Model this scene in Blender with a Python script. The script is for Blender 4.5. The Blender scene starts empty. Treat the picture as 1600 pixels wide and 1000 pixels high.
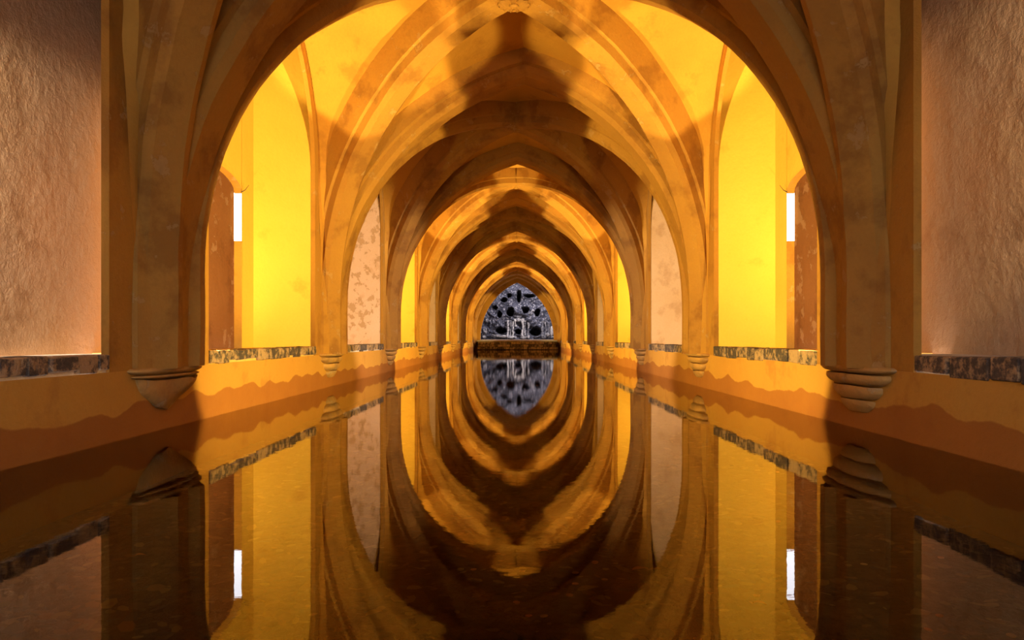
import bpy, bmesh, math, random
from math import pi, sin, cos, sqrt, radians
from mathutils import Vector, Matrix, noise

random.seed(7)
S = bpy.context.scene
COL = S.collection

# ------------------------------------------------------------------ camera
cam_d = bpy.data.cameras.new('camera')
cam_d.sensor_fit = 'HORIZONTAL'
cam_d.sensor_width = 36.0
cam_d.lens = 36.0 * 1116.0 / 1600.0
cam_d.shift_x = -9.0 / 1600.0
cam_d.shift_y = 29.0 / 1600.0
cam_d.clip_start = 0.05
cam_d.clip_end = 200
cam = bpy.data.objects.new('camera', cam_d)
cam.location = (0.04, 0.0, 0.65)
cam.rotation_euler = (pi / 2, 0, 0)
COL.objects.link(cam)
S.camera = cam

# ------------------------------------------------------------------ world, exposure
w = bpy.data.worlds.new('overcast_sky')
S.world = w
w.use_nodes = True
bg = w.node_tree.nodes['Background']
bg.inputs['Color'].default_value = (0.86, 0.88, 1.0, 1)
bg.inputs['Strength'].default_value = 5.5
S.view_settings.view_transform = 'Standard'
S.view_settings.look = 'None'
S.view_settings.exposure = 0.0
S.view_settings.gamma = 1.0
S.view_settings.use_curve_mapping = False
S.cycles.max_bounces = 8
S.cycles.diffuse_bounces = 2
S.cycles.caustics_reflective = False
S.cycles.sample_clamp_indirect = 6.0
S.cycles.use_denoising = True

# ------------------------------------------------------------------ layout
W, XB = 2.5, 3.1                       # half width of the nave, back of the niches
BAY, P1, HALF = 4.515, 5.155, 0.715
def P(n): return P1 + BAY * (n - 1)    # centre of pier n
NB = 9

# ------------------------------------------------------------------ lamps (floodlights in the yellow niches, plus added fill spots)
def flood(name, loc, aim, power, color, size=0.16):
    l = bpy.data.lights.new(name, 'AREA')
    l.shape = 'DISK'; l.size = size
    l.energy = power; l.color = color
    o = bpy.data.objects.new(name, l)
    o.location = loc
    o.rotation_euler = (Vector(aim) - Vector(loc)).to_track_quat('-Z', 'Y').to_euler()
    COL.objects.link(o)
def spot(name, loc, aim, power, color, half, blend=0.15, radius=0.05):
    l = bpy.data.lights.new(name, 'SPOT')
    l.energy = power; l.color = color
    l.spot_size = 2 * math.radians(half); l.spot_blend = blend; l.shadow_soft_size = radius
    o = bpy.data.objects.new(name, l)
    o.location = loc
    o.rotation_euler = (Vector(aim) - Vector(loc)).to_track_quat('-Z', 'Y').to_euler()
    COL.objects.link(o)
YEL = (1.0, 0.76, 0.24)
WHT = (1.0, 0.86, 0.74)
WHT2 = (1.0, 0.82, 0.62)
for n in (2, 4, 6, 8):
    for s in (-1, 1):
        y0 = P(n - 1) + HALF
        spot('floodlight', (s * 2.86, y0 + 0.035, 0.72), (s * (2.86 - 5.1), y0 + 2.435, 1.47), 2100, YEL, 31.5, 0.10)
        spot('wall_washer', (s * 2.92, y0 + 0.05, 0.72), (s * (2.92 + 0.75), y0 + 2.6, 2.4), 520, YEL, 42, 1.0)  # added fill that brightens the back wall of its own niche
        spot('uplight', (s * 2.64, y0 + 0.04, 0.72), (s * 1.85, y0 + 2.2, 4.05), 1200, YEL, 17.5, 0.12)  # added spot to brighten the side web and the rib flank
        spot('crown_light', (s * 2.64, y0 + 0.05, 0.72), (s * 0.55, y0 + 1.12, 4.25), 900, YEL, 12.6, 0.3)  # added narrow spot that picks out the ribs around the boss
spot('niche_lamp', (-3.04, 1.45, 2.0), (-3.98, 4.4, 1.5), 3300, WHT2, 26, 0.3, 0.1)  # added fill raking the niche wall, in place of daylight windows
spot('niche_lamp', (3.04, 1.45, 2.3), (3.98, 4.4, 1.9), 2100, (1.0, 0.78, 0.5), 26, 0.3, 0.1)  # right-hand twin of the daylight stand-in, weaker and warmer
for n, pw in ((3, 1100), (5, 250), (7, 180)):
    for s in (-1, 1):
        y0 = P(n - 1) + HALF
        spot('niche_lamp', (s * 2.8, y0 + 0.3, 0.9), (-s * 3.0, y0 + 2.6, 1.4), pw, WHT, 22, 0.5)  # added pale fill aimed at the opposite niche wall
for s in (-1, 1):
    spot('end_lamp', (s * 2.8, P(8) + HALF + 0.1, 0.8), (-s * 2.2, P(9), 2.0), 1500, YEL, 15, 0.4)  # added spots to make the rim of the end arch glow orange
flood('grotto_lamp', (1.9, 43.2, 4.6), (0.3, 47, 1.5), 420, (0.93, 0.93, 1.0), 0.8)  # added fill for the rock face, besides the open sky

# ------------------------------------------------------------------ helpers
def tag(o, label=None, cat=None, group=None, kind=None):
    if label: o['label'] = label
    if cat: o['category'] = cat
    if group: o['group'] = group
    if kind: o['kind'] = kind
    return o

def empty(name, loc, label, cat, group=None):
    o = bpy.data.objects.new(name, None)
    o.empty_display_size = 0.1
    o.location = loc
    COL.objects.link(o)
    return tag(o, label, cat, group)

def mesh_of(name, verts, faces, mat, smooth=False, sharp=30, recalc=True):
    me = bpy.data.meshes.new(name)
    me.from_pydata([tuple(v) for v in verts], [], faces)
    if recalc:
        bm = bmesh.new(); bm.from_mesh(me)
        bmesh.ops.recalc_face_normals(bm, faces=bm.faces)
        bm.to_mesh(me); bm.free()
    if mat: me.materials.append(mat)
    if smooth:
        me.polygons.foreach_set('use_smooth', [True] * len(me.polygons))
        me.set_sharp_from_angle(angle=radians(sharp))
    me.update()
    return me

def link(name, me, parent=None, loc=None, rot=None):
    """place a mesh; vertices are in world space unless loc is given in the parent's space"""
    o = bpy.data.objects.new(name, me)
    COL.objects.link(o)
    if parent is not None:
        o.parent = parent
        if loc is None:
            o.location = -parent.location
        else:
            o.location = loc
    elif loc is not None:
        o.location = loc
    if rot is not None: o.rotation_euler = rot
    return o

def box_vf(x0, x1, y0, y1, z0, z1):
    v = [(x, y, z) for x in (x0, x1) for y in (y0, y1) for z in (z0, z1)]
    f = [(0, 1, 3, 2), (4, 6, 7, 5), (0, 4, 5, 1), (2, 3, 7, 6), (0, 2, 6, 4), (1, 5, 7, 3)]
    return v, f

class MB:
    def __init__(s): s.v, s.f = [], []
    def add(s, v, f):
        b = len(s.v); s.v += [tuple(p) for p in v]; s.f += [tuple(i + b for i in q) for q in f]
        return s
    def box(s, *a): return s.add(*box_vf(*a))
    def make(s, name, mat, parent=None, smooth=False, sharp=30, loc=None):
        return link(name, mesh_of(name, s.v, s.f, mat, smooth, sharp), parent, loc)

def jitter(v, amp, scale, seed=0.0):
    v = Vector(v)
    d = noise.noise_vector(v * scale + Vector((seed, seed * 1.7, -seed)))
    return v + d * amp

# ------------------------------------------------------------------ materials
def nt(name):
    m = bpy.data.materials.new(name); m.use_nodes = True
    t = m.node_tree
    return m, t, t.nodes['Principled BSDF']

def N(t, typ, **kw):
    n = t.nodes.new(typ)
    for k, v in kw.items():
        if k in n.inputs.keys(): n.inputs[k].default_value = v
        else: setattr(n, k, v)
    return n

def noise_fac(t, scale, lo, hi, detail=4, rough=0.6, vec=None, seed=0.0, dist=0.0):
    n = N(t, 'ShaderNodeTexNoise', Scale=scale, Detail=detail, Roughness=rough, Distortion=dist)
    mp = N(t, 'ShaderNodeMapping'); mp.inputs['Location'].default_value = (seed, seed * 1.3, seed * 0.7)
    t.links.new(vec, mp.inputs['Vector']); t.links.new(mp.outputs[0], n.inputs['Vector'])
    r = N(t, 'ShaderNodeMapRange'); r.inputs['From Min'].default_value = lo; r.inputs['From Max'].default_value = hi
    t.links.new(n.outputs['Fac'], r.inputs['Value'])
    return r.outputs[0], n.outputs['Fac']

def mix(t, fac, a, b):
    m = N(t, 'ShaderNodeMix', data_type='RGBA')
    if isinstance(fac, (int, float)): m.inputs[0].default_value = fac
    else: t.links.new(fac, m.inputs[0])
    for s, c in ((6, a), (7, b)):
        if isinstance(c, tuple): m.inputs[s].default_value = (*c, 1)
        else: t.links.new(c, m.inputs[s])
    return m.outputs[2]

def math_n(t, op, a, b=None):
    m = N(t, 'ShaderNodeMath', operation=op)
    for i, c in enumerate((a, b)):
        if c is None: continue
        if isinstance(c, (int, float)): m.inputs[i].default_value = c
        else: t.links.new(c, m.inputs[i])
    return m.outputs[0]

def bump(t, b, parts, dist=1.0):
    """parts: list of (height socket, weight in metres)"""
    h = None
    for s, wgt in parts:
        x = math_n(t, 'MULTIPLY', s, wgt)
        h = x if h is None else math_n(t, 'ADD', h, x)
    bp = N(t, 'ShaderNodeBump', Strength=1.0, Distance=dist)
    t.links.new(h, bp.inputs['Height'])
    t.links.new(bp.outputs[0], b.inputs['Normal'])

def plaster(name, base, alt, dark, pale=None, seed=0.0, relief=1.0, spall=0.62, tide=False, stain=0.55, sscale=4.5, samt=0.6):
    m, t, b = nt(name)
    pos = N(t, 'ShaderNodeNewGeometry').outputs['Position']
    f1, _ = noise_fac(t, 0.9, 0.35, 0.68, 5, 0.6, pos, seed)
    c = mix(t, f1, base, alt)
    f2, _ = noise_fac(t, 2.1, stain, stain + 0.10, 6, 0.62, pos, seed + 11)
    c = mix(t, math_n(t, 'MULTIPLY', f2, 0.55), c, dark)
    sp = None
    if pale:
        f3, _ = noise_fac(t, sscale, spall, spall + 0.025, 6, 0.66, pos, seed + 23)
        c = mix(t, math_n(t, 'MULTIPLY', f3, samt), c, pale)
        sp = f3
    f4, n4 = noise_fac(t, 38, 0.3, 0.75, 3, 0.6, pos, seed)
    c = mix(t, math_n(t, 'MULTIPLY', f4, 0.16), c, dark)
    if tide:
        sep = N(t, 'ShaderNodeSeparateXYZ'); t.links.new(pos, sep.inputs[0])
        v = N(t, 'ShaderNodeTexVoronoi', Scale=2.7); v.feature = 'SMOOTH_F1'
        mp = N(t, 'ShaderNodeMapping'); mp.inputs['Scale'].default_value = (1, 1, 0.0)
        t.links.new(pos, mp.inputs[0]); t.links.new(mp.outputs[0], v.inputs['Vector'])
        _, nn = noise_fac(t, 0.8, 0, 1, 5, 0.6, pos, seed + 5)
        lvl = math_n(t, 'ADD', math_n(t, 'MULTIPLY', v.outputs['Distance'], -0.16), math_n(t, 'MULTIPLY', nn, 0.22))
        lvl = math_n(t, 'ADD', lvl, 0.15)
        r = N(t, 'ShaderNodeMapRange'); r.inputs['From Min'].default_value = -0.006; r.inputs['From Max'].default_value = 0.006
        t.links.new(math_n(t, 'SUBTRACT', lvl, sep.outputs[2]), r.inputs[0])
        wet = mix(t, f1, (0.37, 0.125, 0.022), (0.30, 0.095, 0.018))
        c = mix(t, math_n(t, 'MULTIPLY', r.outputs[0], 0.85), c, wet)
    t.links.new(c, b.inputs['Base Color'])
    b.inputs['Roughness'].default_value = 0.85
    b.inputs['Specular IOR Level'].default_value = 0.2
    _, nb = noise_fac(t, 1.7, 0, 1, 4, 0.55, pos, seed + 3)
    _, nc = noise_fac(t, 9.0, 0, 1, 6, 0.7, pos, seed + 7)
    parts = [(nb, 0.03 * relief), (nc, 0.012 * relief), (n4, 0.002 * relief)]
    if sp is not None: parts.append((sp, -0.003))
    bump(t, b, parts)
    return m

OCH = plaster('ochre_plaster', (0.48, 0.23, 0.036), (0.42, 0.185, 0.028), (0.26, 0.10, 0.018), (0.50, 0.30, 0.11), 0.0, 0.8)
OCH_LOW = plaster('ochre_plaster_damp', (0.60, 0.30, 0.05), (0.56, 0.26, 0.042), (0.40, 0.16, 0.03), None, 4.0, 0.7, tide=True)
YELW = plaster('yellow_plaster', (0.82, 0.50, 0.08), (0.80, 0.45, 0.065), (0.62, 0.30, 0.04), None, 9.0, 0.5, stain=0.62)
RIB = plaster('rib_plaster', (0.45, 0.215, 0.036), (0.38, 0.165, 0.03), (0.21, 0.08, 0.016), (0.50, 0.30, 0.12), 15.0, 0.8, 0.61, samt=0.4, stain=0.51)
WEB = plaster('vault_plaster', (0.62, 0.30, 0.045), (0.54, 0.24, 0.036), (0.36, 0.14, 0.022), None, 21.0, 0.6)
PINK = plaster('rose_beige_plaster', (0.70, 0.44, 0.24), (0.64, 0.38, 0.18), (0.45, 0.24, 0.10), None, 31.0, 1.6)
PINKS = plaster('spalled_rose_plaster', (0.70, 0.43, 0.27), (0.66, 0.38, 0.20), (0.52, 0.27, 0.11), (0.42, 0.22, 0.08), 36.0, 1.2, 0.55, sscale=6.5, samt=0.7)
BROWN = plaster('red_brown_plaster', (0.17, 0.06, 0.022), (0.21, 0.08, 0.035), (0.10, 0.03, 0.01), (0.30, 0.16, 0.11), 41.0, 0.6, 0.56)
CORB = plaster('worn_corbel_plaster', (0.66, 0.36, 0.09), (0.55, 0.27, 0.07), (0.26, 0.13, 0.05), (0.5, 0.33, 0.16), 47.0, 1.2, 0.58, stain=0.5)

def stone_mat(name, a, b_, c_, scale=14, seed=0.0, lo=0.44, hi=0.58, relief=0.02):
    m, t, b = nt(name)
    pos = N(t, 'ShaderNodeNewGeometry').outputs['Position']
    oi = N(t, 'ShaderNodeObjectInfo')
    sh = math_n(t, 'MULTIPLY', math_n(t, 'SUBTRACT', oi.outputs['Random'], 0.5), 0.22)
    _, n1 = noise_fac(t, scale, 0, 1, 6, 0.7, pos, seed)
    r = N(t, 'ShaderNodeMapRange'); r.inputs['From Min'].default_value = lo; r.inputs['From Max'].default_value = hi
    t.links.new(math_n(t, 'ADD', n1, sh), r.inputs[0])
    f2, n2 = noise_fac(t, scale * 3, 0.35, 0.7, 4, 0.7, pos, seed + 3)
    c = mix(t, r.outputs[0], a, b_)
    c = mix(t, math_n(t, 'MULTIPLY', f2, 0.35), c, c_)
    t.links.new(c, b.inputs['Base Color'])
    b.inputs['Roughness'].default_value = 0.8
    bump(t, b, [(n1, relief), (n2, relief * 0.4)])
    return m
SILL = stone_mat('mottled_sill_stone', (0.045, 0.032, 0.028), (0.50, 0.30, 0.14), (0.20, 0.13, 0.08))
LEDGE = stone_mat('pale_ledge_plaster', (0.62, 0.52, 0.42), (0.78, 0.70, 0.62), (0.5, 0.42, 0.36), 5, 2.0)
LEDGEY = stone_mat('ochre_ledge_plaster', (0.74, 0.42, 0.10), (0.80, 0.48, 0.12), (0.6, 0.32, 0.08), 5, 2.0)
RUBBLE = stone_mat('dark_rubble', (0.14, 0.09, 0.04), (0.80, 0.56, 0.24), (0.35, 0.23, 0.10), 9, 3.0)
ROCK = stone_mat('grotto_rock', (0.022, 0.020, 0.034), (0.46, 0.40, 0.41), (0.05, 0.045, 0.06), 7.5, 6.0, 0.46, 0.60, 0.10)
ROCKP = stone_mat('pale_grotto_rock', (0.04, 0.035, 0.045), (0.42, 0.36, 0.33), (0.10, 0.09, 0.10), 7.0, 8.0, 0.44, 0.62, 0.06)
MORTAR = stone_mat('dark_mortar', (0.03, 0.022, 0.015), (0.08, 0.05, 0.03), (0.05, 0.03, 0.02), 12, 5.0)
PAVE = stone_mat('courtyard_paving', (0.3, 0.27, 0.24), (0.4, 0.37, 0.33), (0.25, 0.22, 0.2), 3, 5.0)

def floor_mat():
    m, t, b = nt('pool_bed')
    pos = N(t, 'ShaderNodeNewGeometry').outputs['Position']
    f1, n1 = noise_fac(t, 3.0, 0.4, 0.65, 6, 0.7, pos)
    f2, n2 = noise_fac(t, 14.0, 0.45, 0.62, 5, 0.7, pos, 5)
    c = mix(t, f1, (0.075, 0.042, 0.030), (0.14, 0.08, 0.05))
    c = mix(t, math_n(t, 'MULTIPLY', f2, 0.7), c, (0.032, 0.022, 0.02))
    t.links.new(c, b.inputs['Base Color'])
    b.inputs['Roughness'].default_value = 0.9
    bump(t, b, [(n1, 0.02), (n2, 0.02)])
    return m
FLOOR = floor_mat()

def litter_mat(name, cols):
    m, t, b = nt(name)
    g = N(t, 'ShaderNodeNewGeometry')
    r = N(t, 'ShaderNodeValToRGB')
    r.color_ramp.interpolation = 'CONSTANT'
    while len(r.color_ramp.elements) < len(cols): r.color_ramp.elements.new(0.5)
    for i, c in enumerate(cols):
        r.color_ramp.elements[i].position = i / len(cols); r.color_ramp.elements[i].color = (*c, 1)
    t.links.new(g.outputs['Random Per Island'], r.inputs[0])
    t.links.new(r.outputs[0], b.inputs['Base Color'])
    b.inputs['Roughness'].default_value = 0.8
    return m
LITTER = litter_mat('leaf_litter', [(0.09, 0.055, 0.04), (0.15, 0.10, 0.05), (0.05, 0.035, 0.03), (0.22, 0.14, 0.06), (0.11, 0.065, 0.045), (0.17, 0.085, 0.045), (0.06, 0.05, 0.05)])

def simple(name, col, rough=0.6, metal=0.0, var=0.25, scale=30):
    m, t, b = nt(name)
    pos = N(t, 'ShaderNodeNewGeometry').outputs['Position']
    f, n = noise_fac(t, scale, 0.3, 0.7, 4, 0.6, pos)
    t.links.new(mix(t, math_n(t, 'MULTIPLY', f, var * 2), col, tuple(c * 0.45 for c in col)), b.inputs['Base Color'])
    b.inputs['Roughness'].default_value = rough; b.inputs['Metallic'].default_value = metal
    return m
COPPER = simple('copper_coin', (0.75, 0.27, 0.09), 0.45, 0.3)
BRASS = simple('brass_coin', (0.62, 0.38, 0.13), 0.45, 0.3)
LEAF_O = simple('orange_leaf', (0.60, 0.20, 0.05), 0.7)
LEAF_Y = simple('olive_leaf', (0.30, 0.17, 0.05), 0.7)
LEAF_P = simple('pale_leaf', (0.26, 0.17, 0.10), 0.7)
TWIG = simple('dark_twig', (0.05, 0.025, 0.015), 0.8)

def water_mat():
    m = bpy.data.materials.new('clear_water'); m.use_nodes = True
    t = m.node_tree; t.nodes.remove(t.nodes['Principled BSDF'])
    out = t.nodes['Material Output']
    pos = N(t, 'ShaderNodeNewGeometry').outputs['Position']
    mp = N(t, 'ShaderNodeMapping'); mp.inputs['Scale'].default_value = (0.8, 2.2, 1)
    t.links.new(pos, mp.inputs[0])
    n = N(t, 'ShaderNodeTexNoise', Scale=5.0, Detail=4, Roughness=0.6)
    t.links.new(mp.outputs[0], n.inputs['Vector'])
    bp = N(t, 'ShaderNodeBump', Strength=1.0, Distance=0.0002)
    t.links.new(n.outputs['Fac'], bp.inputs['Height'])
    fr = N(t, 'ShaderNodeFresnel', IOR=1.45)
    gl = N(t, 'ShaderNodeBsdfGlossy', Roughness=0.0)
    gl.inputs['Color'].default_value = (0.98, 0.92, 0.86, 1)
    tr = N(t, 'ShaderNodeBsdfTransparent'); tr.inputs['Color'].default_value = (0.86, 0.74, 0.60, 1)
    mx = N(t, 'ShaderNodeMixShader')
    t.links.new(bp.outputs[0], gl.inputs['Normal'])
    t.links.new(fr.outputs[0], mx.inputs[0]); t.links.new(tr.outputs[0], mx.inputs[1]); t.links.new(gl.outputs[0], mx.inputs[2])
    t.links.new(mx.outputs[0], out.inputs['Surface'])
    return m
WATER = water_mat()

# ------------------------------------------------------------------ words for the bays
BAYW = {1: 'nearest dim bay', 2: 'nearest bright yellow bay', 3: 'dim bay beyond the nearest yellow bay', 4: 'second bright yellow bay',
        5: 'dim bay beyond the second yellow bay', 6: 'third bright yellow bay', 7: 'dim bay beyond the third yellow bay',
        8: 'fourth and farthest yellow bay', 9: 'last dim bay before the grotto'}
SIDE = {-1: 'left', 1: 'right'}
PIERW = {1: 'near edge of the nearest yellow bay', 2: 'far edge of the nearest yellow bay', 3: 'near edge of the second yellow bay',
         4: 'far edge of the second yellow bay', 5: 'near edge of the third yellow bay', 6: 'far edge of the third yellow bay',
         7: 'near edge of the farthest yellow bay', 8: 'far edge of the farthest yellow bay', 9: 'beside the far stone parapet'}

# ------------------------------------------------------------------ setting: nave walls
OZ, OR, OC, OH = 2.775, 1.735, 0.195, 1.5425     # opening: springing, radius, centre offset, half width
def open_arch(k=18):
    pts = []
    zt = sqrt(OR * OR - OC * OC)
    a1 = math.atan2(zt, OC)
    for i in range(k + 1):
        a = a1 * i / k
        pts.append((OR * cos(a) - OC, OZ + OR * sin(a)))
    return pts                                    # from springing (offset OH) to apex (0)
Y_FRONT, Y_END = -1.5, 41.56
ZT = 5.3

def nave_wall(s):
    b = MB()
    def q(pts): b.add([(s * W, y, z) for y, z in pts], [tuple(range(len(pts)))])
    arch = open_arch()
    for n in range(1, NB + 1):
        a, c = P(n - 1), P(n)
        mid = (a + c) / 2
        if n == 1: q([(Y_FRONT, 0.44), (a + HALF, 0.44), (a + HALF, ZT), (Y_FRONT, ZT)])
        else: q([(a, 0.44), (a + HALF, 0.44), (a + HALF, ZT), (a, ZT)])
        e = c if n < NB else Y_END
        q([(c - HALF, 0.44), (e, 0.44), (e, ZT), (c - HALF, ZT)])
        pts = [(mid - o, z) for o, z in arch] + [(mid + o, z) for o, z in arch[::-1][1:]]
        pts[0] = (a + HALF, OZ); pts[-1] = (c - HALF, OZ)
        for i in range(len(pts) - 1):
            q([pts[i], pts[i + 1], (pts[i + 1][0], ZT), (pts[i][0], ZT)])
    o = b.make('wall_' + SIDE[s], OCH)
    m = o.modifiers.new('thickness', 'SOLIDIFY'); m.thickness = 0.05; m.offset = 0
    o.location.x = s * 0.025
    tag(o, kind='structure')
    # plinth below the openings
    b = MB()
    ys = [Y_FRONT + i * 0.25 for i in range(int((Y_END - Y_FRONT) / 0.25) + 1)] + [Y_END]
    zs = [-0.4, -0.2, 0.0, 0.12, 0.24, 0.36, 0.44]
    vs, fs = [], []
    for y in ys:
        for z in zs:
            vs.append((s * (W + 0.006 * noise.noise(Vector((y * 1.3, z * 3, s)))), y, z))
    nz = len(zs)
    for i in range(len(ys) - 1):
        for j in range(nz - 1):
            k = i * nz + j; fs.append((k, k + 1, k + nz + 1, k + nz))
    pl = link('plinth', mesh_of('plinth', vs, fs, OCH_LOW, True), o, (-s * 0.025, 0, 0))
    return o
WALL = {s: nave_wall(s) for s in (-1, 1)}

# niches behind the openings
D_NEAR, D_FAR, D_MID = 6.45, 8.12, 7.29
def niche(s, n):
    par = WALL[s]
    y0 = P(n - 1) + HALF - 0.25 if n > 1 else Y_FRONT
    y1 = P(n) + HALF - 0.30 if n < NB else Y_END
    if n > 1: y1 = P(n) - HALF + 0.03
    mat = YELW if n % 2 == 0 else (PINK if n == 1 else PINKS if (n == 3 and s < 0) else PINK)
    b = MB()
    x = s * XB
    if n != 2:
        b.add([(x, y0, 0.3), (x, y1, 0.3), (x, y1, ZT), (x, y0, ZT)], [(0, 1, 2, 3)])
        me = mesh_of('niche_wall', b.v, b.f, mat)
        link('niche_wall', me, par, (-par.location.x, 0, 0))
    else:                                           # arched doorway in the niche wall
        def q(p, xx=x): b.add([(xx, y, z) for y, z in p], [tuple(range(len(p)))])
        q([(y0, 0.3), (D_NEAR, 0.3), (D_NEAR, ZT), (y0, ZT)])
        q([(D_FAR, 0.3), (y1, 0.3), (y1, ZT), (D_FAR, ZT)])
        q([(D_NEAR, 0.3), (D_FAR, 0.3), (D_FAR, 0.52), (D_NEAR, 0.52)])
        hw = (D_FAR - D_NEAR) / 2
        k = 14
        ar = [(D_MID - hw * cos(pi * i / k), 2.30 + 0.19 * sin(pi * i / k) ** 0.8) for i in range(k + 1)]
        for i in range(k):
            q([ar[i], ar[i + 1], (ar[i + 1][0], ZT), (ar[i][0], ZT)])
        o = link('niche_wall', mesh_of('niche_wall', b.v, b.f, mat), par, (-par.location.x, 0, 0))
        # recess of the doorway with a loophole to the sky
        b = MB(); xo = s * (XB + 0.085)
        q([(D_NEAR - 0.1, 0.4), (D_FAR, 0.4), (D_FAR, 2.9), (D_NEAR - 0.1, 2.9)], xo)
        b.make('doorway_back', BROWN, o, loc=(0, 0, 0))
        b = MB()
        xi = x - s * 0.003
        for z0, z1 in ((0.4, 1.76),):
            b.add([(xi, D_FAR, z0), (xo, D_FAR, z0), (xo, D_FAR, z1), (xi, D_FAR, z1)], [(0, 1, 2, 3)])
        lo, hi = sorted((x + s * 0.004, xo))
        b.box(lo, hi, D_NEAR - 0.12, D_NEAR - 0.1, 0.4, 2.9)
        b.box(lo, hi, D_NEAR - 0.12, D_FAR, 2.9, 2.92)
        for i in range(k):
            (ya, za), (yb, zb) = ar[i], ar[i + 1]
            b.add([(xi, ya, za), (xi, yb, zb), (xo, yb, zb), (xo, ya, za)], [(0, 1, 2, 3)])
        b.make('doorway_jamb', OCH, o, loc=(0, 0, 0))
    b = MB()
    lo, hi = sorted((s * (W + 0.05), s * (XB + 0.1)))
    if n == 1: b.box(lo, hi, y1, y1 + 0.1, 0.3, ZT)
    elif n < NB:                                    # solid pier mass, its near cheek splayed to even out the brightness
        yf = P(n) + HALF - 0.25
        xi, xo = s * (W + 0.03), s * (XB + 0.1)
        pl = [(xi, y1), (s * XB, y1 - 0.5), (xo, y1 - 0.5), (xo, yf), (xi, yf)]
        b.add([(px, py, z) for z in (0.3, ZT) for px, py in pl], [(0, 1, 2, 3, 4), (5, 6, 7, 8, 9)] + [(i, (i + 1) % 5, 5 + (i + 1) % 5, 5 + i) for i in range(5)])
    b.make('niche_partition', mat, par, loc=(-par.location.x, 0, 0)) if n < NB else None  # added cross walls keeping the light of neighbouring bays apart
for n in range(1, NB + 1):
    for s in (-1, 1): niche(s, n)

# ------------------------------------------------------------------ setting: vaulted ceiling
TS, TC, TR, TX = 0.95, 0.9675, 3.3425, 2.375       # transverse arch: springing, centre offset, radius, half span
APEX_DX = {2: 0.13, 3: 0.03, 1: 0.0}
def t_z(u): return TS + sqrt(max(TR * TR - (TX * u + TC) ** 2, 0))          # u 0 apex .. 1 springing
def d_z(t): return 1.15 + 3.0 * sqrt(max(1 - t * t, 0)) - 0.25 * t * (1 - t)
def d_xy(n, sx, sy, t, half=TX):
    mid = P(n) - BAY / 2
    return sx * half * t, mid + sy * (BAY / 2 - 0.29) * t

slab = MB().box(-3.3, 3.3, Y_FRONT, 42.2, ZT, ZT + 0.2)
CEIL = tag(slab.make('ceiling', WEB), kind='structure')
def t_web(n, sx, t):
    z = t_z(min(t, 1)) + 0.32
    v = (z - TS) / 3.4
    return (sx * W * t + APEX_DX.get(n, 0) * max(v, 0) ** 2, P(n), z)
def w_web(n, sx, sy, v):
    z = 1.2 + v * (4.66 - 1.2)
    dz = z - OZ
    off = sqrt(max((OR + 0.16) ** 2 - dz * dz, 0)) - OC if dz > 0 else OH + 0.12 + (-dz) * 0.12
    return (sx * W, P(n) - BAY / 2 + sy * max(off, 0), z)
NS, MS = 26, 6
def cell(n, A, B, C):
    """ruled web between curve A - B - C, each a list of points from the crown to the springing"""
    vs, fs = [], []
    for i in range(NS + 1):
        row = [Vector(A[i]).lerp(Vector(B[i]), j / MS) for j in range(MS)] + [Vector(B[i]).lerp(Vector(C[i]), j / MS) for j in range(MS + 1)]
        for p in row: vs.append(jitter(p, 0.012, 1.3, n))
    L = 2 * MS + 1
    for i in range(NS):
        for j in range(L - 1):
            k = i * L + j; fs.append((k, k + 1, k + L + 1, k + L))
    link('vault_web', mesh_of('vault_web', vs, fs, WEB, True, 50), CEIL, (0, 0, 0))
PH = [pi / 2 * i / NS for i in range(NS + 1)]
def D_curve(n, sx, sy):
    r = []
    for p in PH:
        t = sin(p); x, y = d_xy(n, sx, sy, t, W); r.append((x, y, d_z(t) + 0.36))
    return r
def W_curve(n, sx, sy): return [w_web(n, sx, sy, (d_z(sin(p)) - 1.15) / 3.0) for p in PH]
def T_curve(m, sx): return [t_web(m, sx, sin(p)) for p in PH]
for n in range(1, NB + 1):
    for sy, m in ((-1, n - 1), (1, n)):             # cells over the transverse arches
        # crown line: left springing side and right springing side form one cell
        for sx in (-1, 1):
            A, B = T_curve(m, sx), D_curve(n, sx, sy)
            mid = [Vector(a).lerp(Vector(b), 0.5) for a, b in zip(A, B)]
            cell(n, A, mid, B)
    for sx in (-1, 1):
        for sy in (-1, 1):
            B, A = W_curve(n, sx, sy), D_curve(n, sx, sy)
            mid = [Vector(a).lerp(Vector(b), 0.5) for a, b in zip(A, B)]
            cell(n, A, mid, B)

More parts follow.
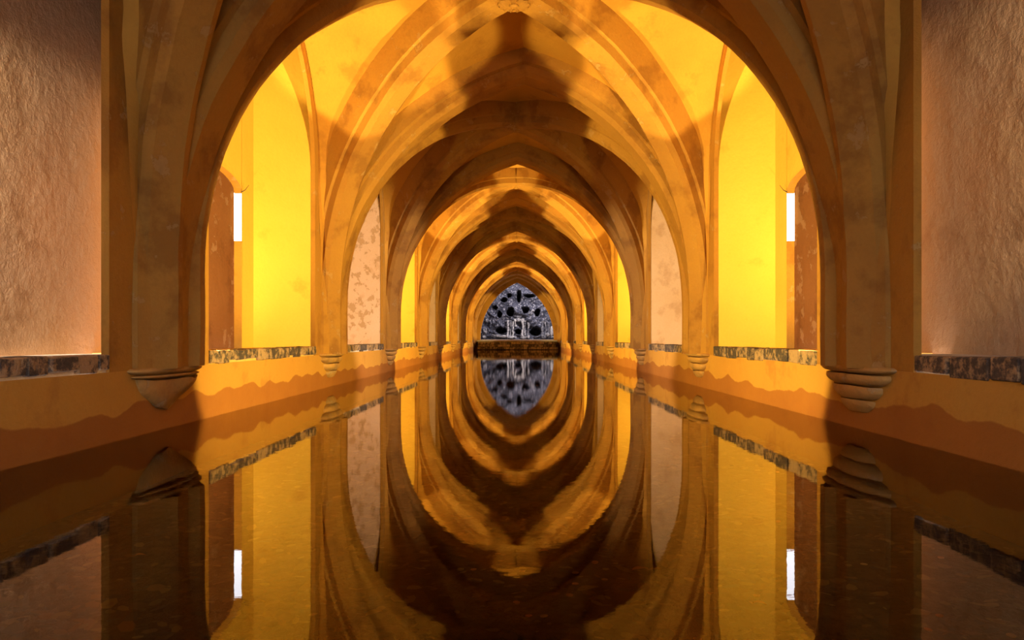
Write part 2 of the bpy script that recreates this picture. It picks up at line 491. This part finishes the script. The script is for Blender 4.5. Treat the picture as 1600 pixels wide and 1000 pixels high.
# end walls
def arch_wall(name, y, hw, zs, zt_open, th, z0, mat):
    """a wall across the nave with a pointed opening"""
    H = zt_open - zs
    c = (H * H - hw * hw) / (2 * hw)
    R = hw + c
    a1 = math.atan2(H, c)
    ar = [(R * cos(a1 * i / 20) - c, zs + R * sin(a1 * i / 20)) for i in range(21)]
    pts = [(-x, z) for x, z in ar] + [(x, z) for x, z in ar[::-1][1:]]
    vs, fs = [], []
    def q(p):
        k = len(vs)
        for x, z in p: vs.append((x, y, z))
        fs.append(tuple(range(k, k + len(p))))
    q([(-3.3, -0.4), (-hw, -0.4), (-hw, ZT), (-3.3, ZT)])
    q([(3.3, -0.4), (hw, -0.4), (hw, ZT), (3.3, ZT)])
    q([(-hw, -0.4), (hw, -0.4), (hw, z0), (-hw, z0)])
    q([(-hw, z0), (-hw, zs), (-hw, ZT)])
    for i in range(len(pts) - 1): q([pts[i], pts[i + 1], (pts[i + 1][0], ZT), (pts[i][0], ZT)])
    # reveal
    k = len(vs)
    full = [(-hw, z0)] + pts + [(hw, z0)]
    for x, z in full: vs.append((x, y, z)); vs.append((x, y + th, z))
    for i in range(len(full) - 1): fs.append((k + 2 * i, k + 2 * i + 1, k + 2 * i + 3, k + 2 * i + 2))
    return tag(link(name, mesh_of(name, vs, fs, mat, recalc=False)), kind='structure')
arch_wall('wall_back', Y_END, 2.14, 0.65, 3.92, 0.25, 0.5, OCH)
arch_wall('wall_front', Y_FRONT, 2.1, 0.65, 3.9, -0.3, 0.3, OCH)

# ------------------------------------------------------------------ setting: pool bed and grounds
fb = MB()
nx, ny = 20, 180
vs, fs = [], []
for j in range(ny + 1):
    for i in range(nx + 1):
        x, y = -W - 0.05 + (2 * W + 0.1) * i / nx, Y_FRONT + (42 - Y_FRONT) * j / ny
        vs.append((x, y, -0.36 + 0.03 * noise.noise(Vector((x * 0.9, y * 0.9, 3)))))
for j in range(ny):
    for i in range(nx):
        k = j * (nx + 1) + i; fs.append((k, k + 1, k + nx + 2, k + nx + 1))
tag(link('floor', mesh_of('floor', vs, fs, FLOOR, True)), kind='structure')
tag(MB().box(-6, 6, -12, Y_FRONT - 0.3, 0.2, 0.3).make('floor_courtyard', PAVE), kind='structure')
tag(MB().box(-5, 5, Y_END + 0.25, 50, 0.1, 0.3).make('floor_grotto', PAVE), kind='structure')

# ------------------------------------------------------------------ rib sweep
def sweep(pts, prof, lat=None, amp=0.008, seed=0.0, flat_end=None):
    """pts: path; prof: (lateral, outward) pairs, outward 0 = the face seen from below"""
    vs, fs = [], []
    n = len(pts); L = len(prof)
    for i, p in enumerate(pts):
        a, b = pts[max(i - 1, 0)], pts[min(i + 1, n - 1)]
        tan = (b - a).normalized()
        if flat_end == i or (flat_end == -1 and i == n - 1): tan = Vector((tan.x, tan.y, 0)).normalized()
        l = lat if lat is not None else Vector((0, 0, 1)).cross(Vector((b.x - a.x, b.y - a.y, 0)))
        l = l.normalized()
        up = l.cross(tan).normalized()
        if lat is None:
            if up.z < 0: up = -up
        dm = min(max((p.z - 1.0) / 1.6, 0), 1)
        for (u, v) in prof:
            if v > 0.2: v = 0.22 + (v - 0.22) * dm
            q = p + l * u + up * v
            vs.append(jitter(jitter(q, amp, 2.0, seed), amp * 0.6, 7.0, seed))
    for i in range(n - 1):
        for j in range(L - 1):
            k = i * L + j; fs.append((k, k + 1, k + L + 1, k + L))
    fs.append(tuple(range(L))); fs.append(tuple(range((n - 1) * L, n * L)))
    return vs, fs

T_PROF = [(-0.30, 0.44), (-0.29, 0.15), (-0.235, 0.13), (-0.225, 0.055), (-0.16, 0.0), (0.16, 0.0), (0.225, 0.055), (0.235, 0.13), (0.29, 0.15), (0.30, 0.44)]
D_PROF = [(-0.23, 0.48), (-0.20, 0.17), (-0.165, 0.15), (-0.155, 0.05), (-0.10, 0.0), (0.10, 0.0), (0.155, 0.05), (0.165, 0.15), (0.20, 0.17), (0.23, 0.48)]

ARCHL = {1: 'big shadowed transverse arch framing the view, nearest the camera',
         2: 'transverse arch beyond the carved rosette with lit flanks and shaded crown',
         3: 'brown transverse arch just before the second yellow bay',
         4: 'transverse arch at the far edge of the second yellow bay',
         5: 'dark transverse arch just before the third yellow bay',
         6: 'transverse arch at the far edge of the third yellow bay',
         7: 'small dark transverse arch just before the farthest yellow bay',
         8: 'small transverse arch at the far edge of the farthest yellow bay',
         9: 'farthest small transverse arch framing the rocky grotto'}
def transverse_path(n, sx=None):
    pts = []
    left = [Vector((-TX, P(n), z)) for z in (0.445, 0.62, 0.8)]
    arc = []
    zt = sqrt(TR * TR - TC * TC); a1 = math.atan2(zt, TC)
    for i in range(29):
        a = a1 * i / 28
        arc.append((TR * cos(a) - TC, TS + TR * sin(a)))
    dx = APEX_DX.get(n, 0)
    f = lambda x, z: Vector((x + dx * max((z - TS) / 3.2, 0) ** 2, P(n), z))
    pts = left + [f(-x, z) for x, z in arc]
    pr = [f(x, z) for x, z in arc[::-1][1:]] + [Vector((TX, P(n), z)) for z in (0.8, 0.62, 0.445)]
    return pts + pr
for n in range(1, NB + 1):
    root = empty('transverse_arch', (0, P(n), 0), ARCHL[n], 'arch')
    path = transverse_path(n)
    k = len(path) // 2
    # two halves meeting at the crown; lat chosen so that 'up' points away from the opening
    v, f = sweep(path[:k + 1], T_PROF, Vector((0, -1, 0)), 0.008, n, -1)
    link('arch_half', mesh_of('arch_half', v, f, RIB, True, 28), root)
    v, f = sweep(path[k:], T_PROF, Vector((0, -1, 0)), 0.008, n, 0)
    link('arch_half', mesh_of('arch_half', v, f, RIB, True, 28), root)

# diagonal ribs with their keystone
petal_v, petal_f = [], []
for i in range(5):
    t = i / 4
    wd = 0.022 * sin(pi * (0.25 + 0.65 * t)) + 0.006
    r = 0.05 + 0.11 * t
    petal_v += [(r, -wd, -0.008), (r, 0, -0.03 - 0.012 * sin(pi * t)), (r, wd, -0.008)]
for i in range(4):
    a = 3 * i
    petal_f += [(a, a + 1, a + 4, a + 3), (a + 1, a + 2, a + 5, a + 4)]
petal_f += [(0, 2, 1), (12, 13, 14)]
PETAL = mesh_of('petal', petal_v, petal_f, RIB)
def lathe(prof, k=24):
    vs, fs = [], []
    for r, z in prof:
        for i in range(k): vs.append((r * cos(2 * pi * i / k), r * sin(2 * pi * i / k), z))
    for j in range(len(prof) - 1):
        for i in range(k):
            fs.append((j * k + i, j * k + (i + 1) % k, (j + 1) * k + (i + 1) % k, (j + 1) * k + i))
    fs.append(tuple(range(k))); fs.append(tuple(range((len(prof) - 1) * k, len(prof) * k)))
    return vs, fs
BOSS = mesh_of('boss', *lathe([(0.20, 0.36), (0.205, 0.03), (0.19, 0.0), (0.175, -0.012), (0.165, 0.0), (0.05, -0.005), (0.045, -0.035), (0.02, -0.05)]), RIB, True, 25)
BOSS_S = mesh_of('boss', *lathe([(0.15, 0.36), (0.15, 0.03), (0.13, 0.0), (0.06, -0.01), (0.05, -0.03), (0.02, -0.04)], 16), RIB, True, 25)
for n in range(1, NB + 1):
    mid = P(n) - BAY / 2
    root = empty('rib_vault', (0, mid, 0), 'crossed diagonal ribs with a boss over the ' + BAYW[n] if n != 2 else
                 'crossed diagonal vault ribs with carved rosette over the nearest bright yellow bay', 'vault ribs')
    for sx in (-1, 1):
        for sy in (-1, 1):
            path = []
            for i in range(31):
                t = sin(pi / 2 * i / 30)
                x, y = d_xy(n, sx, sy, t); path.append(Vector((x, y, d_z(t))))
            x, y = d_xy(n, sx, sy, 1.0)
            path += [Vector((x, y, z)) for z in (0.98, 0.72, 0.445)]
            path = path[::-1]
            lat = Vector((-(y - mid), x, 0)).normalized()
            up0 = lat.cross((path[5] - path[3]).normalized())
            if up0.x * sx < 0: lat = -lat
            v, f = sweep(path, D_PROF, lat, 0.007, n * 3 + sx + sy, -1)
            link('diagonal_rib', mesh_of('diagonal_rib', v, f, RIB, True, 28), root)
    b = link('boss', BOSS if n == 2 else BOSS_S, root, (0, 0, d_z(0) - 0.02))
    if n == 2:
        for i in range(14): link('petal', PETAL, b, (0, 0, 0), (0, 0, 2 * pi * i / 14))

# ------------------------------------------------------------------ wall piers: pilaster and tiered corbel
def pilaster(s, y):
    # plan outline from one side of the pier to the other, (offset along the wall, distance from the axis of the nave)
    plan = [(-0.46, 2.54), (-0.44, 2.47), (-0.27, 2.385), (0.27, 2.385), (0.44, 2.47), (0.46, 2.54)]
    levels = [(0.44, 1.0, 0.0), (0.8, 1.0, 0.0), (1.15, 0.97, 0.004), (1.5, 0.88, 0.02), (1.8, 0.6, 0.07), (2.0, 0.3, 0.15)]
    vs, fs = [], []
    L = len(plan)
    for z, k, back in levels:
        for o, x in plan: vs.append(jitter((s * min(x + back, 2.54), y + o * k, z), 0.008, 2.5, y))
    for i in range(len(levels) - 1):
        for j in range(L - 1):
            a = i * L + j; fs.append((a, a + 1, a + L + 1, a + L))
    fs.append(tuple(range(L)))
    return vs, fs
def tier(s, y, z0, z1, wt, wb, pt, pb, seed, rough, k=14):
    """half round moulding: width and projection at top and bottom, bulging between"""
    vs, fs = [], []
    lv = 7
    for j in range(lv + 1):
        v = j / lv
        z = z1 + (z0 - z1) * v
        bul = 1 + 0.10 * sin(pi * min(v * 1.1, 1)) - (0.10 if v > 0.97 else 0)
        ww, pp = (wt + (wb - wt) * v) * 0.5 * bul, (pt + (pb - pt) * v) * bul
        for i in range(k + 1):
            a = pi * i / k
            vs.append(jitter((s * (W + 0.03 - (pp + 0.03) * sin(a) ** 0.7), y - ww * cos(a), z), rough, 6, seed))
    for j in range(lv):
        for i in range(k):
            a = j * (k + 1) + i; fs.append((a, a + 1, a + k + 2, a + k + 1))
    fs.append(tuple(range(k + 1))); fs.append(tuple(range(lv * (k + 1), (lv + 1) * (k + 1))))
    return vs, fs
for n in range(1, NB + 1):
    for s in (-1, 1):
        y = P(n)
        extra = ''
        if n == 1: extra = 'worn battered corbel' if s < 0 else 'stepped rounded corbel'
        lab = f'ochre pier with {extra or "small corbel"}, {SIDE[s]} side, {PIERW[n]}'
        root = empty('wall_pier', (s * W, y, 0), lab, 'pier')
        v, f = pilaster(s, y)
        link('pilaster', mesh_of('pilaster', v, f, OCH if n > 1 else RIB, True, 25), root)
        if n == 1 and s < 0:
            tiers = [(0.405, 0.45, 0.96, 0.90, 0.125, 0.11, 0.004), (0.375, 0.400, 0.86, 0.84, 0.11, 0.10, 0.004), (0.15, 0.370, 0.82, 0.30, 0.10, 0.03, 0.035)]
        else:
            tiers = [(0.41, 0.455, 0.98, 0.95, 0.13, 0.12, 0.004), (0.325, 0.40, 0.90, 0.74, 0.12, 0.10, 0.007),
                     (0.225, 0.315, 0.68, 0.54, 0.095, 0.075, 0.008), (0.13, 0.215, 0.50, 0.34, 0.07, 0.035, 0.008)]
        for z0, z1, wt, wb, pt, pb, rg in tiers:
            v, f = tier(s, y, z0, z1, wt, wb, pt, pb, n + s * 0.3, rg)
            link('corbel_tier', mesh_of('corbel_tier', v, f, CORB, True, 40), root)

# ------------------------------------------------------------------ sills
def rough_block(name, x0, x1, y0, y1, z0, z1, mat, amp, seed, cuts=2):
    bm = bmesh.new()
    bmesh.ops.create_cube(bm, size=1)
    bmesh.ops.bevel(bm, geom=bm.edges[:], offset=0.06, segments=1, affect='EDGES')
    for v in bm.verts:
        p = Vector((x0 + (v.co.x + 0.5) * (x1 - x0), y0 + (v.co.y + 0.5) * (y1 - y0), z0 + (v.co.z + 0.5) * (z1 - z0)))
        v.co = jitter(p, amp, 9.0, seed)
    bmesh.ops.recalc_face_normals(bm, faces=bm.faces)
    me = bpy.data.meshes.new(name); bm.to_mesh(me); bm.free()
    me.materials.append(mat)
    return me
for n in range(1, NB + 1):
    for s in (-1, 1):
        a, c = P(n - 1) + HALF, P(n) - HALF
        root = empty('stone_sill', (s * W, (a + c) / 2, 0.45),
                     f'dark mottled stone sill, {SIDE[s]} side, {BAYW[n]}', 'sill')
        x0, x1 = sorted((s * (W + 0.02), s * XB))
        v, f = box_vf(x0, x1, a - 0.6, c + 0.6, 0.40, 0.542)
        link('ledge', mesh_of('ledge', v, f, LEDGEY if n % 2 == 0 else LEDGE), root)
        y = a; k = 0
        lo, hi = (0.22, 0.40) if s > 0 else (0.14, 0.30)
        if n > 4: lo, hi = 0.5, 0.8
        while y < c - 0.03:
            ln = random.uniform(lo, hi)
            e = min(y + ln, c)
            if c - e < 0.1: e = c
            fr = W - 0.012 + random.uniform(-0.008, 0.01)
            x0, x1 = sorted((s * fr, s * (W + 0.16)))
            zb = 0.45 + random.uniform(-0.015, 0.015) - (0.02 if s > 0 else 0)
            me = rough_block('stone', x0, x1, y + 0.004, e - 0.004, zb, 0.548 + random.uniform(-0.006, 0.008), SILL, 0.006, y + s)
            link('stone', me, root)
            y = e

# ------------------------------------------------------------------ far parapet
root = empty('stone_parapet', (0, 41.25, 0), 'low rubble stone parapet with pale ledge at the far end of the pool', 'parapet')
v, f = box_vf(-2.32, 2.32, 41.12, Y_END, -0.36, 0.47)
link('core', mesh_of('core', v, f, MORTAR), root)
v, f = box_vf(-2.35, 2.35, 41.05, Y_END + 0.3, 0.47, 0.56)
link('ledge', mesh_of('ledge', v, f, LEDGE), root)
v, f = box_vf(-2.3, 2.3, Y_END + 0.7, Y_END + 1.1, 0.28, 0.60)
link('back_ledge', mesh_of('back_ledge', v, f, LEDGE), root)  # added pale step, stands in for the lit top of the ledge
for r_ in range(3):
    x = -2.32 + random.uniform(0, 0.1)
    while x < 2.25:
        ln = random.uniform(0.16, 0.30)
        z0 = 0.03 + r_ * 0.15
        me = rough_block('stone', x, min(x + ln, 2.33), 41.02 + random.uniform(0, 0.04), 41.2, z0, z0 + 0.13, RUBBLE, 0.02, x + r_)
        link('stone', me, root)
        x += ln + 0.025

# ------------------------------------------------------------------ grotto
GY, GS = 47.0, 47.0 / 1116.0
def gp(cx, cy):                                     # where a spot of the rock face lies, from a sketch of the face
    return ((740 + cx * 0.14 - 809) * GS + 0.04, 0.65 - (420 + cy * 0.14 - 529) * GS)
HOLES = [(300, 690, 62, 40), (500, 702, 40, 34), (697, 705, 58, 58), (410, 485, 46, 52), (582, 462, 40, 38), (712, 490, 30, 42), (290, 510, 28, 42),
         (505, 312, 26, 68), (398, 300, 26, 30), (340, 345, 40, 28), (622, 300, 60, 22), (240, 430, 20, 20)]
HW = [(*gp(a, b), c * 0.14 * GS, d * 0.14 * GS) for a, b, c, d in HOLES]
def g_depth(x, z):
    p = Vector((x, z, 0))
    y = 0.45 * noise.fractal(p * 0.9, 1.0, 2.0, 4) + 0.22 * noise.ridged_multi_fractal(p * 1.7 + Vector((3, 1, 0)), 0.8, 2.1, 4, 1.0, 2.0) * -0.5
    y += 0.07 * noise.noise(p * 7) + 0.05 * noise.noise(p * 15)
    y += max(z - 2.2, 0) * 0.15
    for hx, hz, a, b in HW:
        wob = 1.12 + 0.35 * noise.noise(Vector((x * 2.3, z * 2.3, hx))) + 0.25 * noise.noise(Vector((x * 6, z * 6, hx)))
        r = sqrt(((x - hx) / a) ** 2 + ((z - hz) / b) ** 2) * wob
        if r < 1.5:
            k = min(max((1.25 - r) / 0.45, 0), 1); k = k * k * (3 - 2 * k)
            y += 1.3 * k
            if 1.0 < r < 1.5: y -= 0.10 * (1 - abs(r - 1.25) / 0.25)
    return y
vs, fs = [], []
gx, gz = 150, 150
for j in range(gz + 1):
    for i in range(gx + 1):
        x, z = -3.6 + 7.2 * i / gx, 0.2 + 6.0 * j / gz
        vs.append((x, GY + g_depth(x, z), z))
for j in range(gz):
    for i in range(gx):
        k = j * (gx + 1) + i; fs.append((k, k + 1, k + gx + 2, k + gx + 1))
g_root = empty('grotto', (0, GY, 0), 'rocky grotto wall with dark hollows at the far end of the pool', 'grotto')
g = link('rock_face', mesh_of('rock_face', vs, fs, ROCK, True, 180), g_root)
# pale stalactite-like pillars between the lower hollows
for cx, cw, top, bot in ((470, 12, 560, 640), (385, 13, 575, 760), (412, 12, 580, 760), (440, 10, 590, 760), (548, 13, 560, 750), (572, 10, 580, 760), (612, 13, 590, 770), (770, 16, 580, 770), (800, 14, 560, 770), (835, 18, 600, 770)):
    x, z1 = gp(cx, top); _, z0 = gp(cx, bot)
    r = cw * 0.14 * GS
    vv, ff = [], []
    yb = GY + min(g_depth(x, z0 + 0.3), 0.3) - 0.08
    for j in range(11):
        t = j / 10
        rr = r * (1.1 - 0.45 * sin(pi * t) + 0.5 * noise.noise(Vector((x * 5, t * 6, 1))))
        for i in range(10):
            a = 2 * pi * i / 10
            vv.append(jitter((x + rr * cos(a), yb + rr * sin(a), z0 + (z1 - z0) * t), 0.09, 4, x))
    for j in range(10):
        for i in range(10): ff.append((j * 10 + i, j * 10 + (i + 1) % 10, j * 10 + 10 + (i + 1) % 10, j * 10 + 10 + i))
    ff.append(tuple(range(10))); ff.append(tuple(range(100, 110)))
    link('rock_pillar', mesh_of('rock_pillar', vv, ff, ROCKP, True, 60), g_root)
def boulder(name, x, y, z, rx, ry, rz, mat, seed, parent):
    bm = bmesh.new(); bmesh.ops.create_icosphere(bm, subdivisions=2, radius=1)
    for v in bm.verts:
        d = 1 + 0.25 * noise.noise(v.co * 1.6 + Vector((seed, 0, seed)))
        v.co = Vector((x + v.co.x * rx * d, y + v.co.y * ry * d, z + v.co.z * rz * d))
    me = bpy.data.meshes.new(name); bm.to_mesh(me); bm.free(); me.materials.append(mat)
    return link(name, me, parent)
for cx, cy, rx, rz in ((250, 745, 60, 20), (340, 755, 80, 16), (430, 765, 50, 14), (495, 530, 50, 26), (490, 570, 38, 22), (130, 700, 26, 40), (150, 580, 24, 26),
                       (825, 735, 24, 24), (870, 700, 22, 60), (640, 500, 26, 22), (660, 470, 22, 16), (560, 765, 40, 18), (120, 760, 24, 20), (780, 760, 30, 18), (880, 765, 20, 20)):
    x, z = gp(cx, cy)
    boulder('rock', x, GY + min(g_depth(x, z), 0.3) - 0.05, z, rx * 0.14 * GS, 0.16, rz * 0.14 * GS, ROCKP, cx * 0.1, g_root)
# side walls of the grotto court, and its partly open roof
for s, nm in ((-1, 'wall_grotto_left'), (1, 'wall_grotto_right')):
    lo, hi = sorted((s * 3.5, s * 3.8))
    tag(MB().box(lo, hi, Y_END + 0.2, 48.5, 0.1, 6.2).make(nm, ROCK), kind='structure')

# ------------------------------------------------------------------ water
wv = [(-W - 0.01, Y_FRONT, 0), (W + 0.01, Y_FRONT, 0), (W + 0.01, 41.15, 0), (-W - 0.01, 41.15, 0)]
o = link('pool_water', mesh_of('pool_water', wv, [(0, 1, 2, 3)], WATER))
tag(o, 'still clear pool water mirroring the lit vaults', 'water')

# ------------------------------------------------------------------ litter, leaves and coins on the pool bed
def bed_z(x, y): return -0.36 + 0.03 * noise.noise(Vector((x * 0.9, y * 0.9, 3)))
rnd = random.Random(3)
vs, fs = [], []
for i in range(9000):
    y = 1.7 + 12 * rnd.random() ** 1.8
    x = rnd.uniform(-2.45, 2.45)
    if abs(x) > 0.75 * y + 0.2: continue
    r = rnd.uniform(0.012, 0.04); e = rnd.uniform(0.4, 0.9); a = rnd.uniform(0, pi)
    z = bed_z(x, y) + rnd.uniform(0.004, 0.02)
    k = len(vs)
    tx, ty = rnd.uniform(-.25, .25), rnd.uniform(-.25, .25)
    for j in range(6):
        b = 2 * pi * j / 6
        rr = r * rnd.uniform(0.75, 1.1)
        u, v = rr * cos(b), rr * e * sin(b)
        dx, dy = u * cos(a) - v * sin(a), u * sin(a) + v * cos(a)
        vs.append((x + dx, y + dy, z + dx * tx + dy * ty))
    fs.append(tuple(range(k, k + 6)))
o = link('leaf_litter', mesh_of('leaf_litter', vs, fs, LITTER, recalc=False))
tag(o, 'dark sunken leaf litter covering the pool bed in the foreground', 'leaf litter', kind='stuff')

def bed_at(px, py):
    """spot on the pool bed along a line of sight from where the photographer stood"""
    d = -(py - 529) / 1116.0
    y = (0.65 + 0.35) / -d
    return ((px - 809) / 1116.0 * y + 0.04, y)
COIN = mesh_of('coin', *lathe([(0.0125, 0.0), (0.0135, 0.001), (0.0135, 0.0025), (0.012, 0.003), (0.0115, 0.0026), (0.003, 0.0026)], 14), COPPER)
COIN_B = mesh_of('coin', *lathe([(0.0135, 0.0), (0.0145, 0.001), (0.0145, 0.003), (0.013, 0.0034), (0.012, 0.0029), (0.003, 0.0029)], 14), BRASS)
coins = [(842, 863), (816, 898), (807, 946), (899, 900), (899, 918), (929, 882), (850, 968), (930, 881), (826, 967), (783, 882), (1215, 740), (1470, 880), (1350, 893),
         (1182, 941), (1450, 988), (1580, 994), (1216, 817), (740, 895), (720, 895), (890, 936), (945, 911), (778, 870), (1468, 967), (1110, 936), (1090, 1010)]
for i, (px, py) in enumerate(coins):
    x, y = bed_at(px, py)
    c = link('coin', COIN if i % 3 else COIN_B, None, (x, y, bed_z(x, y) + 0.02), (rnd.uniform(-.08, .08), rnd.uniform(-.08, .08), rnd.uniform(0, 6)))
    tag(c, 'small reddish coin lying on the dark pool bed', 'coin', 'coins on the pool bed')

def leaf_mesh(length, width, mat, curl, seed):
    vs, fs = [], []
    k = 9
    for i in range(k + 1):
        t = i / k
        wd = width * 0.5 * sin(pi * t ** 0.8) * (1 + 0.15 * noise.noise(Vector((t * 5, seed, 0))))
        x = (t - 0.5) * length
        zc = curl * sin(pi * t)
        vs += [(x, -wd, zc + curl * 0.6), (x, 0, zc), (x, wd, zc + curl * 0.6)]
    for i in range(k):
        a = 3 * i
        fs += [(a, a + 1, a + 4, a + 3), (a + 1, a + 2, a + 5, a + 4)]
    st = len(vs)
    vs += [(-length * 0.5, -0.0015, 0), (-length * 0.5, 0.0015, 0), (-length * 0.75, 0.0015, 0.004), (-length * 0.75, -0.0015, 0.004)]
    fs.append((st, st + 1, st + 2, st + 3))
    return mesh_of('leaf', vs, fs, mat, True, 60)
leaves = [(1000, 894, 0.075, 0.035, LEAF_O, 0.3, 'bright orange leaf at right of centre on the pool bed'),
          (998, 955, 0.07, 0.04, LEAF_Y, 0.1, 'tan oval leaf near the bottom right of centre in the pool'),
          (918, 928, 0.10, 0.045, LEAF_Y, 0.5, 'large olive leaf in the shaded middle of the pool bed'),
          (850, 866, 0.05, 0.03, LEAF_O, 0.0, 'orange leaf under the tip of the reflected yellow arch'),
          (1440, 966, 0.085, 0.06, LEAF_P, 0.2, 'pale round leaf in the dark bottom right of the pool'),
          (1215, 912, 0.05, 0.03, LEAF_Y, 0.4, 'tan leaf under the reflection of the right yellow wall'),
          (1187, 955, 0.05, 0.026, LEAF_O, -0.5, 'small curled orange leaf under the right yellow reflection'),
          (405, 950, 0.045, 0.028, LEAF_Y, 0.2, 'pale tan leaf under the reflection of the left yellow wall'),
          (432, 850, 0.04, 0.02, LEAF_P, 0.0, 'light sliver of leaf under the left yellow reflection'),
          (218, 874, 0.05, 0.022, LEAF_O, 0.3, 'rust coloured leaf in the dark left side of the pool'),
          (585, 965, 0.07, 0.04, LEAF_Y, 0.7, 'olive leaf at bottom left of centre on the pool bed')]
for i, (px, py, L, Wd, mt, a, lab) in enumerate(leaves):
    x, y = bed_at(px, py)
    tag(link('fallen_leaf', leaf_mesh(L, Wd, mt, 0.006, i), None, (x, y, bed_z(x, y) + 0.022), (0, 0, a)), lab, 'leaf')

# thin twigs sticking out beside the doorways
for s, lab in ((-1, 'thin dark twig beside the top of the left doorway'), (1, 'thin dark twig beside the top of the right doorway')):
    p0 = Vector((s * (XB - 0.002), 8.10, 2.31))
    pts = [p0, p0 + Vector((-s * 0.04, 0.02, 0.03)), p0 + Vector((-s * 0.07, 0.05, 0.09))]
    vv, ff = [], []
    for j, p in enumerate(pts):
        r = 0.006 - 0.0015 * j
        for i in range(6): vv.append((p.x, p.y + r * cos(pi * i / 3), p.z + r * sin(pi * i / 3)))
    for j in range(2):
        for i in range(6): ff.append((j * 6 + i, j * 6 + (i + 1) % 6, j * 6 + 6 + (i + 1) % 6, j * 6 + 6 + i))
    ff += [tuple(range(6)), tuple(range(12, 18))]
    tag(link('twig', mesh_of('twig', vv, ff, TWIG)), lab, 'twig')
